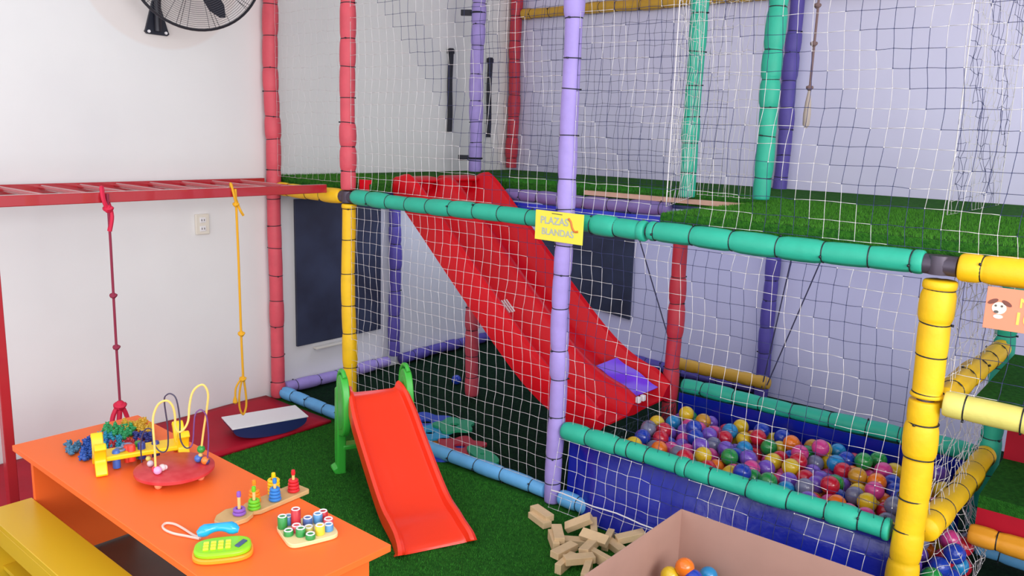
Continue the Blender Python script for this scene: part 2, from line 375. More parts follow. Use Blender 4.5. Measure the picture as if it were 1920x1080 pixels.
# tower steps
st = thing('turf_step', 'upper green turf step behind the pale yellow rail', 'step', (3.48, .05, .74))
G().box((.45, .42, .02), (.88, .82, .045)).build('turf_top', MT['turfdk'] if False else MT['turf'], st, smooth=False)
st = thing('turf_step', 'lower green turf step with red sides in the stepped tower', 'step', (3.49, .45, .30))
G().box((.44, .23, .04), (.86, .45, .045)).build('turf_top', MT['turf'], st, smooth=False)
G().box((.44, .016, -.015), (.86, .02, .065)).build('red_riser', MT['matred'], st, smooth=False)
G().box((.44, .465, .15), (.86, .02, .18)).build('red_back_panel', MT['matred'], st, smooth=False)
# ------------------------------------------------------------------ blue tarps and pit
def wr(seed, amp):
    r = random.Random(seed); q = [(r.uniform(4, 22), r.uniform(2, 9), r.uniform(0, 6), r.uniform(.3, 1)) for _ in range(6)]
    return lambda a, b_: amp*sum(w_*math.sin(x*a+y*b_+p_) for x, y, p_, w_ in q)/3
tag(sheet('pit_tarp', (2.06, .040, .325), (1.28, 0, 0), (0, 0, -.315), 70, 24, MT['tarp'], lambda a, b_, _w=wr(1, .010): _w(a, b_)*(.3+b_*(1-b_)*2.5)-.105*max(0, b_-.12)/.88*min(1, max(0, a-.03)/.10)**1.0*(1-.0*a)), 'glossy blue tarp wall along the front of the ball pit', 'tarp')
tag(sheet('pit_tarp', (2.12, .875, .315), (1.26, .03, 0), (0, 0, -.30), 60, 16, MT['tarp'], wr(2, .005)), 'blue tarp wall hanging under the teal rail behind the balls', 'tarp')
tag(G().box((2.74, .45, .03), (1.30, .78, .04)).build('pit_mat', MT['tarp'], smooth=False, bevel=.006), 'blue mat at the bottom of the ball pit', 'mat')
# ------------------------------------------------------------------ nets
nrnd = random.Random(3)
def net(name, label, o, u, v, cu, cv, k0=None, r=.0010, wob=.006, mats=None, allwhite=False, sag=0., selv=False, bulge=0, rd=None):
    """square knotted net; whole diagonal staircases of twine are white or dark"""
    o, u, v = Vector(o), Vector(u), Vector(v); nu = max(1, round(u.length/cu)); nv = max(1, round(v.length/cv)); nrm = u.cross(v).normalized()
    P = {}
    for j in range(nv+1):
        for i in range(nu+1):
            a, b_ = i/nu, j/nv; e = 0 if i in (0, nu) or j in (0, nv) else 1
            base = o+u*a+v*b_
            base += u.normalized()*wob*e*nrnd.uniform(-.8, .8)+v.normalized()*wob*e*nrnd.uniform(-.8, .8)+nrm*(wob*e*nrnd.uniform(-1, 1)+sag*math.sin(PI*a)*math.sin(PI*b_))
            base += u.normalized()*.008*math.sin(j*.7+i*.13)*e
            base += nrm*bulge*math.exp(-((base.z-.11)/.15)**2)*math.sin(PI*min(1, a*1.15))**.6 if a*1.15 < 1 else Vector((0, 0, 0))
            P[i, j] = base
    g = G()
    def col(i, j):
        if allwhite: return 0
        k = i+j
        if k0 is None or k < k0: return 0
        return 1 if ((k-k0) % 8) < 4 else 0
    rd_ = rd or r
    for (i, j), p in P.items():
        c = col(i, j)
        for d in ((1, 0), (0, 1)):
            q = P.get((i+d[0], j+d[1]))
            if q is None: continue
            c = col(i+(d[0] if d[0] else 0), j) if d[0] else col(i, j+1)
            mid = (p+q)/2+Vector((nrnd.uniform(-1, 1), nrnd.uniform(-1, 1), nrnd.uniform(-1, 1)))*wob*.3
            g.tube([p, mid, q], r if c == 0 else rd_, 3, mi=c)
        g.ball(p, r*2.0, 5, 4, mi=c)
    if selv:
        g.tube([P[0, j] for j in range(nv+1)], r*2.6, 5)
        g.tube([P[nu, j] for j in range(nv+1)], r*2.0, 5)
    me = mesh(name, g.V, g.F, mats or [MT['white_t'], MT['dark_t']], None, True, g.mi)
    return tag(me, label, 'net')
CX, CZ = .049, .0565
def kfor(x0, z0, X, Z): return int(round((X-x0)/CX+(Z-z0)/CZ))
# front face, lower
net('safety_net', 'white safety net in front of the red slide, between yellow and lavender posts', (.72, -.012, .085), (1.26, 0, 0), (0, 0, 1.07), CX, CZ, kfor(.72, .085, 1.745, 1.143)+1, wob=.0028, sag=.01)
net('safety_net', 'white and navy safety net above the lower teal rail of the ball pit', (2.06, -.012, .085+.0563*5), (1.275, 0, 0), (0, 0, 1.07-.0563*5), CX, CZ, kfor(2.06, .085, 1.745, 1.143)+1-5, wob=.003, sag=.01)
net('safety_net', 'white and navy safety net hanging over the front of the blue tarp', (2.06, -.088, .03), (1.275, 0, 0), (0, .058, .0563*5), CX, CZ, kfor(2.06, .085, 1.745, 1.143)+2, wob=.004, r=.0012)
_g = G(); _g.tube([(2.06+1.27*k/24, -.074, .10+.004*math.sin(k*1.3)) for k in range(25)], .0028, 6)
tag(_g.build('lacing_cord', MT['white_t']), 'white lacing cord running along the lower edge of the blue tarp', 'cord')
# front face, upper (runs on past the yellow post)
net('safety_net', 'white and navy safety net above the teal rail, between pink and lavender posts', (.72, -.012, 1.245), (1.26, 0, 0), (0, 0, 1.21), CX, CZ, kfor(.72, 1.245, 1.148, 1.868), wob=.0025, sag=-.02)
net('safety_net', 'white and navy safety net above the big turf deck', (2.055, -.012, 1.245), (2.35, 0, 0), (0, 0, 1.21), CX, CZ, kfor(2.055, 1.245, 1.148+.392*2, 1.868), wob=.0025, sag=-.02)
net('safety_net', 'thin white net above the deck between the two pink posts', (.095, 0, 1.27), (.55, 0, 0), (0, 0, 1.18), CX, CZ, None, r=.0007, wob=.008)
net('safety_net', 'white and navy safety net above the pale yellow rail', (3.45, .0, .83), (.93, 0, 0), (0, 0, .33), .06, .06, 3, wob=.006)
net('safety_net', 'gathered white side net at the right end of the ball pit', (3.412, .05, .06), (0, .86, 0), (0, 0, 1.10), .045, .045, None, r=.0011, wob=.010, sag=.02, bulge=.125)
# inner nets
net('safety_net', 'white bound net panel between the thin white cord and a teal post', (2.33, .24, 1.275), (-.20, .60, 0), (0, 0, 1.17), .05, .056, None, r=.0010, wob=.006, selv=True)
net('safety_net', 'bunched white net between the two teal posts', (2.14, .87, 1.285), (.26, 0, 0), (0, 0, 1.17), .026, .11, None, r=.0011, wob=.010, sag=.02, bulge=.125)
net('safety_net', 'white edged net panel standing across the turf deck at right', (3.18, .97, 1.275), (.03, .90, 0), (0, 0, 1.17), .055, .056, 4, r=.0010, wob=.010, selv=True)
net('safety_net', 'navy net hanging in front of the upper corner post', (.42, 1.30, 1.285), (1.63, 0, 0), (0, 0, 1.10), .055, .06, None, r=.0010, wob=.006, mats=[MT['dark_t'], MT['dark_t']])
net('safety_net', 'dark green net sloping down from the slide end into the ball pit', (2.085, .10, .085), (0, .72, 0), (.05, 0, .20), .03, .03, None, r=.0014, wob=.008, mats=[MT['green_t'], MT['green_t']])
# ------------------------------------------------------------------ big red slide
def big_slide():
    t = thing('double_slide', 'big red plastic double lane slide dropping from the deck into the ball pit', 'slide', (.82, .2, 1.26))
    ctrl = [(.79, 1.225), (.86, 1.205), (.98, 1.10), (1.30, .80), (1.62, .51), (1.80, .385), (1.95, .325), (2.09, .30)]
    path = [(p.x, p.z) for p in smooth_path([(x, 0, z) for x, z in ctrl], 6)]
    # cross profile: (y, height above bed) closed loop, top then underside
    W = .628
    top = [(0, -.045), (-.012, .0), (-.012, .085), (-.006, .108), (.012, .118), (.032, .110), (.042, .09), (.062, .022), (.085, .003), (.16, 0), (.232, .003), (.256, .02), (.276, .075), (.290, .09), (.314, .094)]
    top = top+[(W-y, h) for y, h in reversed(top[:-1])]
    bot = [(y, h-.014 if h < .05 else h-.018) for y, h in top]
    bot = [(min(max(y, .004), W-.004) if h > .0 else y, h) for y, h in bot]
    prof = top+[(W-.02, -.045), (W-.055, -.01), (W-.09, -.016), (.374, -.016), (.314, -.03), (.254, -.016), (.09, -.016), (.055, -.01), (.02, -.045)]
    n = len(prof); V = []; F = []
    for i, (x, z) in enumerate(path):
        a = path[max(0, i-1)]; b_ = path[min(len(path)-1, i+1)]; tx, tz = b_[0]-a[0], b_[1]-a[1]; l = math.hypot(tx, tz); nx, nz = -tz/l, tx/l
        s_ = i/(len(path)-1); k = 1.0
        if s_ > .9: k = 1-.45*(s_-.9)/.1
        if s_ < .12: k = .42+.58*s_/.12
        for y, h in prof: V.append((x+nx*h*k-.82, y, z+nz*h*k-1.26))
    for i in range(len(path)-1):
        for j in range(n):
            j2 = (j+1) % n; F.append((i*n+j, (i+1)*n+j, (i+1)*n+j2, i*n+j2))
    # end faces
    gg = G(); gg.add(V, F+[tuple(range(n)), tuple((len(path)-1)*n+j for j in range(n-1, -1, -1))])
    gg.build('slide_bed', MT['redslide'], t)
    # moulded entry humps
    for y0 in (.03, .35):
        G().prism([(-.05, 0), (.05, 0), (.06, .014), (.03, .028), (-.03, .032), (-.05, .02)], y0, y0+.24, 'Y', o=(-.02, 0, .008)).build('entry_hump', MT['redslide'], t, bevel=.01, seg=3)
    # white clips at the lower edge of the ridge
    for y in (.31, .35): G().box((1.285, y, -.90), (.02, .022, .028)).build('white_clip', MT['white'], t, bevel=.003)
    # three slanted white strokes moulded badge
    for k in range(3): G().box((.600+.020*k*0, .165+.018*k, -.553), (.075, .005, .006), R=Matrix.Rotation(.74, 3, 'Y')).build('white_mark', MT['white'], t)
    return t
big_slide()
tag(sheet('plastic_sheet', (1.80, .60, .435), (.25, -.02, -.09), (.03, .15, .02), 16, 8, MT['purplesheet'], lambda a, b_: .008*math.sin(a*9)*math.cos(b_*4)), 'crumpled violet plastic sheet lying on the lower end of the red slide', 'sheet')
# ------------------------------------------------------------------ chalkboards, outlet, strips
c1 = thing('chalkboard', 'tall dark slate chalkboard on the white wall behind the yellow post', 'chalkboard', (.012, .48, .68))
G().box((0, 0, .02), (.016, .64, .86)).build('board_panel', MT['board'], c1, smooth=False, bevel=.002)
G().box((.012, -.05, -.44), (.035, .30, .012)).build('chalk_ledge', MT['outlet'], c1, bevel=.002)
c2 = thing('chalkboard', 'dark navy chalkboard on the back wall behind the red slide', 'chalkboard', (.70, 2.078, .70))
Vb = [(.24, 0), ]
G().prism([(-.38, -.30), (.395, -.385), (.39, .41), (-.38, .41)], -.008, .008, 'Y').build('board_panel', MT['board'], c2, smooth=False)
ol = thing('wall_outlet', 'ivory wall outlet plate under the monkey bars', 'outlet', (.008, -.405, 1.025))
G().box((0, 0, 0), (.014, .075, .105)).build('plate', MT['outlet'], ol, bevel=.003)
for z in (-.022, .022):
    sk = G().box((.008, 0, z), (.004, .034, .028)).build('socket', MT['white'], ol, bevel=.004)
    for y in (-.007, .007): G().box((.0105, y, z), (.002, .003, .01)).build('slot', MT['slot'], sk)
for y, z0, z1, lb in ((1.405, 1.53, 2.07, 'upright black foam strip left of the lavender post on the upper wall'), (1.80, 1.50, 2.045, 'upright black foam strip right of the lavender post on the upper wall')):
    g = G(); pts = [(.018, y+.004*math.sin(k), z0+(z1-z0)*k/8) for k in range(9)]
    g.tube(pts, .017, 8); s_ = tag(g.build('foam_strip', MT['black']), lb, 'strip')
    G().box((.018, y, z1-.02), (.03, .045, .03)).build('strap_end', MT['black'], s_, bevel=.004)
for z, lb in ((2.26, 'black strap tab near the top of the lavender blue post'), (1.37, 'black strap tab near the foot of the lavender blue post')):
    g = G(); g.tube([(.35+.044*math.cos(2*PI*k/18), 1.30+.044*math.sin(2*PI*k/18), z) for k in range(18)], .006, 6, True); g.box((.285, 1.26, z), (.065, .02, .035), rz=.55)
    tag(g.build('strap_tab', MT['black'], bevel=0), lb, 'strap')
# ------------------------------------------------------------------ monkey bars
lad = thing('monkey_bars', 'glossy red horizontal ladder of monkey bars along the white wall', 'monkey bars', (.3, -1, 1.235))
nearX, farX = .565, .03
for nm, x in (('side_rail', nearX), ('side_rail', farX)):
    y1 = .0-.05 if x == nearX else -.05
    G().box((x-.3, (y1-2.6)/2+1, 0), (.028, y1+2.6, .042)).build(nm, MT['ladder'], lad, bevel=.003)
for k in range(15):
    y = -.20-.163*k
    G().tube([(farX-.3, y+1, .006), (nearX-.3, y+1, .006)], .011, 8).build('rung', MT['ladder'], lad)
G().box((nearX-.3, -1.56+1, -.61), (.036, .036, 1.20)).build('leg', MT['ladder'], lad, bevel=.003)
G().box((nearX-.3, -2.5+1, -.61), (.036, .036, 1.20)).build('leg', MT['ladder'], lad, bevel=.003)
# ropes
def knot(g, p, r):
    p = Vector(p)
    g.tube([p+Vector((r*1.2*math.cos(a), r*1.2*math.sin(a), .004*math.sin(2*a))) for a in [2*PI*k/10 for k in range(10)]], r*.8, 6, True)
    g.ball(p, r*1.5, 8, 6, sz=1.1)
r1 = thing('climbing_rope', 'thin maroon knotted rope hanging from the monkey bars, left one', 'rope', (.585, -1.138, 1.25))
g = G(); zs = [-.08, -.3, -.5, -.7, -.85]
g.tube([(0, 0, 0), (.002, 0, -.2), (0, 0, -.41), (-.002, .0, -.63), (0, 0, -.88)], .0055, 8); g.build('cord', MT['rope_m'], r1)
for z in (-.415, -.633): g = G(); knot(g, (0, 0, z), .008); g.build('knot', MT['rope_m'], r1)
g = G(); g.tube(smooth_path([(.0, 0, -.07), (.006, -.02, -.02), (-.02, -.012, .024), (-.04, 0, .0), (-.02, .01, -.04), (.004, .01, -.09), (0, 0, -.15)], 5), .009, 6); knot(g, (0, 0, -.06), .011); g.build('tied_loop', MT['rope_p'], r1)
g = G(); knot(g, (0, 0, -.885), .014); g.tube(smooth_path([(0, 0, -.87), (.0, -.03, -.92), (0, -.04, -.97)], 4), .010, 6); g.tube(smooth_path([(0, 0, -.87), (.0, .02, -.92), (0, .03, -.96)], 4), .010, 6); g.tube([(0, 0, -.88), (0, -.01, -.97)], .011, 6); g.build('tassel', MT['rope_p'], r1)
r2 = thing('climbing_rope', 'yellow knotted rope with a bottom loop hanging from the monkey bars', 'rope', (.585, -.566, 1.25))
g = G(); g.tube([(0, 0, 0), (.001, .004, -.3), (.0, .006, -.68), (0, .01, -.90)], .0055, 8); g.build('cord', MT['rope_y'], r2)
for z in (-.675, -.895): g = G(); knot(g, (0, .008, z), .009); g.build('knot', MT['rope_y'], r2)
g = G(); g.tube(smooth_path([(0, .008, -.89), (0, -.012, -.96), (0, -.014, -1.03), (0, .004, -1.07), (0, .022, -1.03), (0, .02, -.96)], 5, True), .005, 6, True); g.tube(smooth_path([(0, .0, -.89), (0, -.03, -.93), (0, -.035, -.98)], 4), .0045, 6)
g.lathe([(.001, -1.01), (.012, -1.0), (.009, -.985), (.004, -.97)], 8, (0, -.036, 0)); g.build('loop', MT['rope_y'], r2)
g = G(); g.tube(smooth_path([(0, 0, -.06), (.004, -.012, -.02), (-.02, -.01, .024), (-.036, 0, 0), (-.02, .01, -.04), (.01, .012, -.09), (.01, .03, -.12)], 5), .006, 6); knot(g, (0, 0, -.07), .008); g.build('tied_loop', MT['rope_y'], r2)
r3 = thing('climbing_rope', 'brown knotted rope with frayed end above the turf deck', 'rope', (2.46, 1.3, 2.98))
g = G(); g.tube([(0, 0, 0), (.004, 0, -.6), (0, 0, -1.28)], .006, 8); g.build('cord', MT['rope_b'], r3)
for z in (-.82, -.99, -1.19): g = G(); knot(g, (0, 0, z), .009); g.build('knot', MT['rope_b'], r3)
g = G(); g.lathe([(.006, -1.20), (.013, -1.25), (.018, -1.31), (.016, -1.36), (.006, -1.375)], 9); g.build('frayed_end', MT['rope_t'], r3)
# ------------------------------------------------------------------ swing log
sw = thing('swing_log', 'ochre padded log swing hanging by cords behind the ball pit', 'swing', (2.12, 1.3, .327))
for i in range(1):
    n = 7; prof = []
    for k in range(n+1):
        z = -.28+.56*k/n; prof += [(.027 if k in (0, n) else .030, z)]
        if k < n: prof += [(.034, z+.02), (.034, z+.06)]
    prof = [(.012, -.285)]+prof+[(.012, .285)]
    G().lathe(prof, 16, R=Matrix.Rotation(PI/2, 3, 'Y')).build('padded_log', MT['ochre'], sw)
for (x0, z0, x1, z1) in ((1.84, -.05, 1.80, .87), (1.88, .02, 1.50, .87), (2.375, -.02, 2.48, .87), (2.40, .0, 2.66, .87)):
    G().tube([(x0-2.12, -.03, z0), (x1-2.12, 0, z1)], .0035, 6).build('cord', MT['cord'], sw)
# ------------------------------------------------------------------ table and bench
tb = thing('play_table', 'low orange laminate play table with toys on top', 'table', (.975, -1.25, 0), -.012)
TW, TL = .43, 1.43
G().box((TL/2, -TW/2, .44), (TL, TW, .02)).build('table_top', MT['table'], tb, bevel=.0015)
for x in (.03, TL-.045): G().box((x, -TW/2+.0, .219), (.018, .34, .42)).build('end_panel', MT['table'], tb, bevel=.001)
G().box((TL/2-.008, -.10, .36), (TL-.09, .016, .12)).build('rear_apron', MT['table'], tb, bevel=.001)
bn = thing('bench', 'low yellow laminate bench in front of the orange table', 'bench', (.98, -1.637, 0), -.01)
G().box((.65, -.072, .24), (1.3, .145, .02)).build('seat', MT['bench'], bn, bevel=.0015)
for x in (.05, 1.25): G().box((x, -.072, .115), (.018, .13, .228)).build('end_panel', MT['bench'], bn, bevel=.001)
G().box((.65, -.139, .20), (1.18, .012, .06)).build('side_apron', MT['bench'], bn, bevel=.001)
G().box((.65, -.072, .06), (1.18, .10, .014)).build('stretcher', MT['bench'], bn, bevel=.001)
TZ = .4505
# ------------------------------------------------------------------ rocker board
rk = thing('rocker_board', 'white topped navy balance rocker board on the red mat', 'rocker board', (.487, -.378, .026), math.atan2(.36, .105))
L, Wd = .375, .19; hh = .066
arc = [(-L/2, hh)]+[(-L/2*math.cos(PI*k/16)*.98, hh-hh*math.sin(PI*k/16)**.75) for k in range(17)]+[(L/2, hh)]
G().prism(arc, -Wd/2, Wd/2, 'Y').build('rocker', MT['navy'], rk)
G().box((0, 0, hh+.003), (L+.004, Wd+.004, .006)).build('top_board', MT['white'], rk, bevel=.001)
# ------------------------------------------------------------------ toddler slide
def toddler_slide():
    ax = math.atan2(-.41, .91)
    t = thing('toddler_slide', 'small orange red toddler slide with green sides on the turf', 'slide', (1.235, -.305, 0), ax)
    ctrl = [(-.02, .385), (.03, .375), (.10, .33), (.25, .235), (.45, .12), (.56, .072), (.66, .055), (.755, .03), (.775, .012)]
    path = [(p.x, p.z) for p in smooth_path([(x, 0, z) for x, z in ctrl], 6)]
    hw = .132
    half = [(hw+.012, -.03), (hw+.014, .0), (hw+.012, .028), (hw, .036), (hw-.012, .030), (hw-.02, .006), (hw-.032, .001), (0, 0)]
    top = [(-y, h) for y, h in half]+[(y, h) for y, h in reversed(half[:-1])]
    prof = top+[(hw-.004, -.03), (hw-.03, -.010), (-hw+.03, -.010), (-hw+.004, -.03)]
    n = len(prof); V = []; F = []
    for i, (x, z) in enumerate(path):
        a = path[max(0, i-1)]; b_ = path[min(len(path)-1, i+1)]; tx, tz = b_[0]-a[0], b_[1]-a[1]; l = math.hypot(tx, tz); nx, nz = -tz/l, tx/l
        s_ = i/(len(path)-1); wide = 1+.10*max(0, (s_-.8)/.2)
        wide *= .86+.14*min(1, s_/.3)
        for y, h in prof: V.append((x+nx*h, y*wide, max(.004, z+nz*h)))
    for i in range(len(path)-1):
        for j in range(n):
            j2 = (j+1) % n; F.append((i*n+j, (i+1)*n+j, (i+1)*n+j2, i*n+j2))
    F += [tuple(range(n)), tuple((len(path)-1)*n+j for j in range(n-1, -1, -1))]
    G().add(V, F).build('chute', MT['orslide'], t)
    for s_ in (-1, 1):
        y = s_*.145
        # rounded side plate: profile in x,z
        P = [(-.045, .20), (-.06, .30), (-.058, .40), (-.04, .455), (-.005, .478), (.03, .462), (.055, .41), (.07, .33), (.072, .26), (.045, .215), (.01, .20)]
        P = [(p.x, p.z) for p in smooth_path([(a, 0, b_) for a, b_ in P], 4, True)]
        sp = G().prism(P, y-.016, y+.016, 'Y').build('side_plate', MT['green_p'], t, bevel=.005)
        P2 = [(p[0]*.72+.002, (p[1]-.34)*.78+.34) for p in P]
        G().prism(P2, y-.0175, y+.0175, 'Y').build('raised_panel', MT['green_p'], sp, bevel=.003)
        G().prism([(-.03, .0), (-.075, 0.0), (-.085, .10), (-.075, .40), (-.035, .42), (-.02, .22)], y-.02, y+.02, 'Y').build('leg', MT['green_p'], t, bevel=.006)
        G().box((-.062, y+s_*.012, .022), (.06, .045, .042), R=Matrix.Rotation(.5, 3, 'X')).build('foot', MT['green_p'], t, bevel=.008)
        G().tube(smooth_path([(-.07, y, .30), (-.078, y, .42), (-.05, y, .478), (0, y, .492), (.03, y, .47)], 4), .010, 8).build('hand_rail', MT['green_p'], t)
    for z in (.13, .26): G().box((-.05, 0, z), (.06, .28, .022)).build('step', MT['green_p'], t, bevel=.005)
toddler_slide()
# ------------------------------------------------------------------ cardboard box
bx = thing('cardboard_box', 'open pinkish cardboard box with a few balls inside', 'box', (2.765, -.305, 0), .0)
BL, BW, BH = .80, .62, .325
c = Vector((BL/2, -BW/2, 0)); a_ = .028
for nm, cc, dd in (('side_panel', (BL/2, -.002, BH/2+.008), (BL, .004, BH)), ('side_panel', (BL/2, -BW, BH/2+.008), (BL, .004, BH)), ('side_panel', (.0, -BW/2, BH/2+.008), (.004, BW-.006, BH)), ('side_panel', (BL, -BW/2, BH/2+.008), (.004, BW-.006, BH)), ('bottom_panel', (BL/2, -BW/2, .010), (BL-.006, BW-.008, .004))):
    G().box(cc, dd).build(nm, MT['card'], bx, smooth=False)
# ------------------------------------------------------------------ balls
def ball_master(name, r, m, label, group):
    g = G(); g.ball((0, 0, 0), r, 20, 12); o = g.build(name, m); return tag(o, label, 'ball', group)
BC = {'blue': (30, 62, 172), 'cyan': (28, 134, 192), 'yellow': (216, 182, 34), 'orange': (232, 118, 28), 'red': (190, 28, 52), 'pink': (206, 66, 138), 'purple': (112, 78, 184), 'green': (36, 140, 66), 'grey': (112, 114, 142), 'gold': (196, 142, 40)}
BM = {k: mat('ball_'+k, v, .22, coat=.3) for k, v in BC.items()}
BR = .0355
brnd = random.Random(21)
def settle(cnt, x0, x1, y0, y1, floor, r, tries=26, slope=None):
    pts = []
    grid = {}
    cs = 2*r
    def rest(x, y):
        z = floor+r
        gx, gy = int(x/cs), int(y/cs)
        for i in (gx-1, gx, gx+1):
            for j in (gy-1, gy, gy+1):
                for q in grid.get((i, j), ()):
                    d2 = (x-q[0])**2+(y-q[1])**2
                    if d2 < 4*r*r: z = max(z, q[2]+math.sqrt(4*r*r-d2)+.0003)
        return z
    for _ in range(cnt):
        best = None
        for t_ in range(tries):
            x, y = brnd.uniform(x0+r, x1-r), brnd.uniform(y0+r, y1-r); z = rest(x, y)+(slope(x, y) if slope else 0)
            if best is None or z < best[2]: best = (x, y, z)
        x, y, z = best
        st_ = r*.5
        for t_ in range(30):
            ok = False
            for k in range(8):
                nx_, ny_ = x+st_*math.cos(k*PI/4), y+st_*math.sin(k*PI/4)
                if not (x0+r < nx_ < x1-r and y0+r < ny_ < y1-r): continue
                nz = rest(nx_, ny_)+(slope(nx_, ny_) if slope else 0)
                if nz < z-1e-4: x, y, z = nx_, ny_, nz; ok = True; break
            if not ok:
                st_ *= .5
                if st_ < r*.03: break
        z = rest(x, y)
        q = (x, y, z); pts.append(q); grid.setdefault((int(x/cs), int(y/cs)), []).append(q)
    return pts
pts = settle(600, 2.155, 3.395, .07, .84, .051, BR)
pts.sort(key=lambda p: -p[2])
names = list(BC); wts = [20, 9, 13, 12, 11, 11, 9, 6, 11, 8]
masters = {}
labs = {'blue': 'deep blue plastic ball among the balls of the netted ball pit', 'cyan': 'cyan plastic ball among the balls of the netted ball pit', 'yellow': 'yellow plastic ball among the balls of the netted ball pit', 'orange': 'orange plastic ball among the balls of the netted ball pit', 'red': 'red plastic ball among the balls of the netted ball pit', 'pink': 'pink plastic ball among the balls of the netted ball pit', 'purple': 'purple plastic ball among the balls of the netted ball pit', 'green': 'green plastic ball among the balls of the netted ball pit', 'grey': 'pearly grey plastic ball among the balls of the netted ball pit', 'gold': 'ochre gold plastic ball among the balls of the netted ball pit'}
top_n = 300
side = settle(16, 3.402, 3.508, .14, .58, .012, BR)
pts = side+pts; bulge_seq = ['blue', 'pink', 'green', 'yellow', 'red', 'blue', 'pink', 'green', 'cyan', 'red', 'grey', 'blue', 'green', 'red', 'pink', 'blue']
rest_g = G(); rest_m = [BM[k] for k in names]
for i, p in enumerate(pts):
    k = brnd.choices(names, wts)[0] if i >= len(side) else bulge_seq[i]
    if i < top_n:
        if k not in masters:
            o = ball_master('pit_ball', BR, BM[k], labs[k], k+' balls in the ball pit'); masters[k] = o
        else:
            o = masters[k].copy(); C.objects.link(o)
        o.location = p
    else: rest_g.ball(p, BR, 14, 9, mi=names.index(k))
o = rest_g.build('pit_balls', rest_m); tag(o, 'mixed plastic balls underneath the top layer of the ball pit', 'balls', kind='stuff')
# balls in the box
for px_, py_, z, k, lb in ((1284, 1064, .235, 'orange', 'orange ball on top in the cardboard box'), (1256, 1080, .20, 'yellow', 'yellow ball at the left in the cardboard box'), (1300, 1086, .21, 'blue', 'blue ball below the orange one in the cardboard box'), (1328, 1080, .17, 'cyan', 'light blue ball at the right in the cardboard box')):
    p = at(px_, py_, 'Z', z); o = tag(G().ball((0, 0, 0), .030, 20, 12).build('play_ball', BM[k]), lb, 'ball'); o.location = p
# small layer of hidden balls that carries them
bp_ = [(2.80+.061*i, -.36-.061*j, .043) for i in range(7) for j in range(4)]+[(2.83+.061*i, -.39-.061*j, .093) for i in range(5) for j in range(3)]+[(2.84+.061*i, -.42-.061*j, .143) for i in range(4) for j in range(2)]
g = G()
for i, p in enumerate(bp_): g.ball(p, .030, 14, 9, mi=i % len(names))
tag(g.build('box_balls', rest_m), 'heap of coloured balls at the bottom of the cardboard box', 'balls', kind='stuff')
fb = tag(G().ball((0, 0, 0), .03, 18, 12).build('play_ball', BM['blue']), 'small blue ball lying alone on the dark turf behind the net', 'ball'); fb.location = (.60, .90, .037)
wc = tag(G().box((0, 0, 0), (.10, .07, .03)).build('small_box', MT['white'], bevel=.006), 'small white box lying on the balls in the pit', 'box'); wc.location = (2.35, .72, .215); wc.rotation_euler = (.5, .25, .5)
# ------------------------------------------------------------------ wooden blocks
wrnd = random.Random(8)
BLK = [  # px, py, z, yaw deg, pitch deg, roll, label
 (1016, 962, .040, 18, 0, 0, 'wooden block on edge nearest the lavender post'), (1012, 974, .024, 16, 0, 0, 'pale wooden block lying alone left of the pile'),
 (1085, 980, .060, 62, 30, 20, 'wooden block leaning steeply at the top of the pile'), (1113, 990, .040, -20, 0, 90, 'wooden block lying behind the pile near the tarp'),
 (1046, 1001, .050, -12, 0, 0, 'thin edge wooden block on the left of the pile'), (1038, 1014, .030, -8, 0, 90, 'wide wooden block at the left end of the pile'),
 (1115, 1008, .062, 40, 0, 30, 'wooden block crossing the middle of the pile'), (1106, 1024, .05, -45, 0, 10, 'wooden block slanting in the middle of the pile'),
 (1058, 1032, .040, -60, 0, 0, 'short wooden block in the lower left of the pile'), (1060, 1056, .024, -48, 0, 90, 'wooden block at the bottom left of the pile'),
 (1086, 1048, .045, 88, 0, 0, 'wooden block standing on its end in the pile'), (1100, 1071, .030, -30, 0, 90, 'wooden block at the bottom edge of the pile'),
 (1140, 1012, .025, -35, 0, 90, 'wooden block lying flat right of the pile centre'), (1150, 1022, .022, 15, 0, 0, 'flat wooden block beside the cardboard box'),
 (1182, 1006, .045, 85, 10, 0, 'upright wooden block against the cardboard box'), (1125, 1046, .035, 25, 0, 90, 'wooden block half hidden by the box wall'),
 (1072, 1015, .026, 70, 0, 0, 'wooden block under the crossing ones')]
bm_ = G().box((0, 0, 0), (.112, .040, .026)).build('wooden_block', MT['wood'], smooth=False, bevel=.0015)
first = True
for (px_, py_, z, yaw, pit, roll, lb) in BLK:
    o = bm_ if first else bm_.copy()
    if not first: C.objects.link(o)
    first = False
    p = at(px_, py_, 'Z', z)
    if p.y > -.05: p.y = -.05
    o.location = p; o.rotation_euler = (math.radians(roll), math.radians(-pit), math.radians(yaw-35)); tag(o, lb, 'block', 'loose wooden blocks on the turf')
# ------------------------------------------------------------------ foam puzzle shapes inside
def flower(px_, py_, r, m, lb, z=.02, lob=6, sx=1, rz=0):
    p = at(px_, py_, 'Z', z); N = 48; V = []; F = []
    for s_ in (-.006, .006):
        for k in range(N):
            a = 2*PI*k/N; rr = r*(1+.16*math.cos(lob*a)); V.append((rr*math.cos(a)*sx, rr*math.sin(a), s_))
        for k in range(N):
            a = 2*PI*k/N; V.append((r*.24*math.cos(a), r*.24*math.sin(a), s_))
    for k in range(N):
        k2 = (k+1) % N
        F += [(k, N+k, N+k2, k2), (2*N+k, 2*N+k2, 3*N+k2, 3*N+k), (k, k2, 2*N+k2, 2*N+k), (N+k, 3*N+k, 3*N+k2, N+k2)]
    o = G().add(V, F).build('foam_flower', m); o.location = (p.x, p.y, z); o.rotation_euler = (0, 0, rz); return tag(o, lb, 'foam toy')
flower(800, 792, .13, addm('foam_blue_toy', (34, 70, 178), .6), 'deep blue flower shaped foam piece at the back', .016, 5)
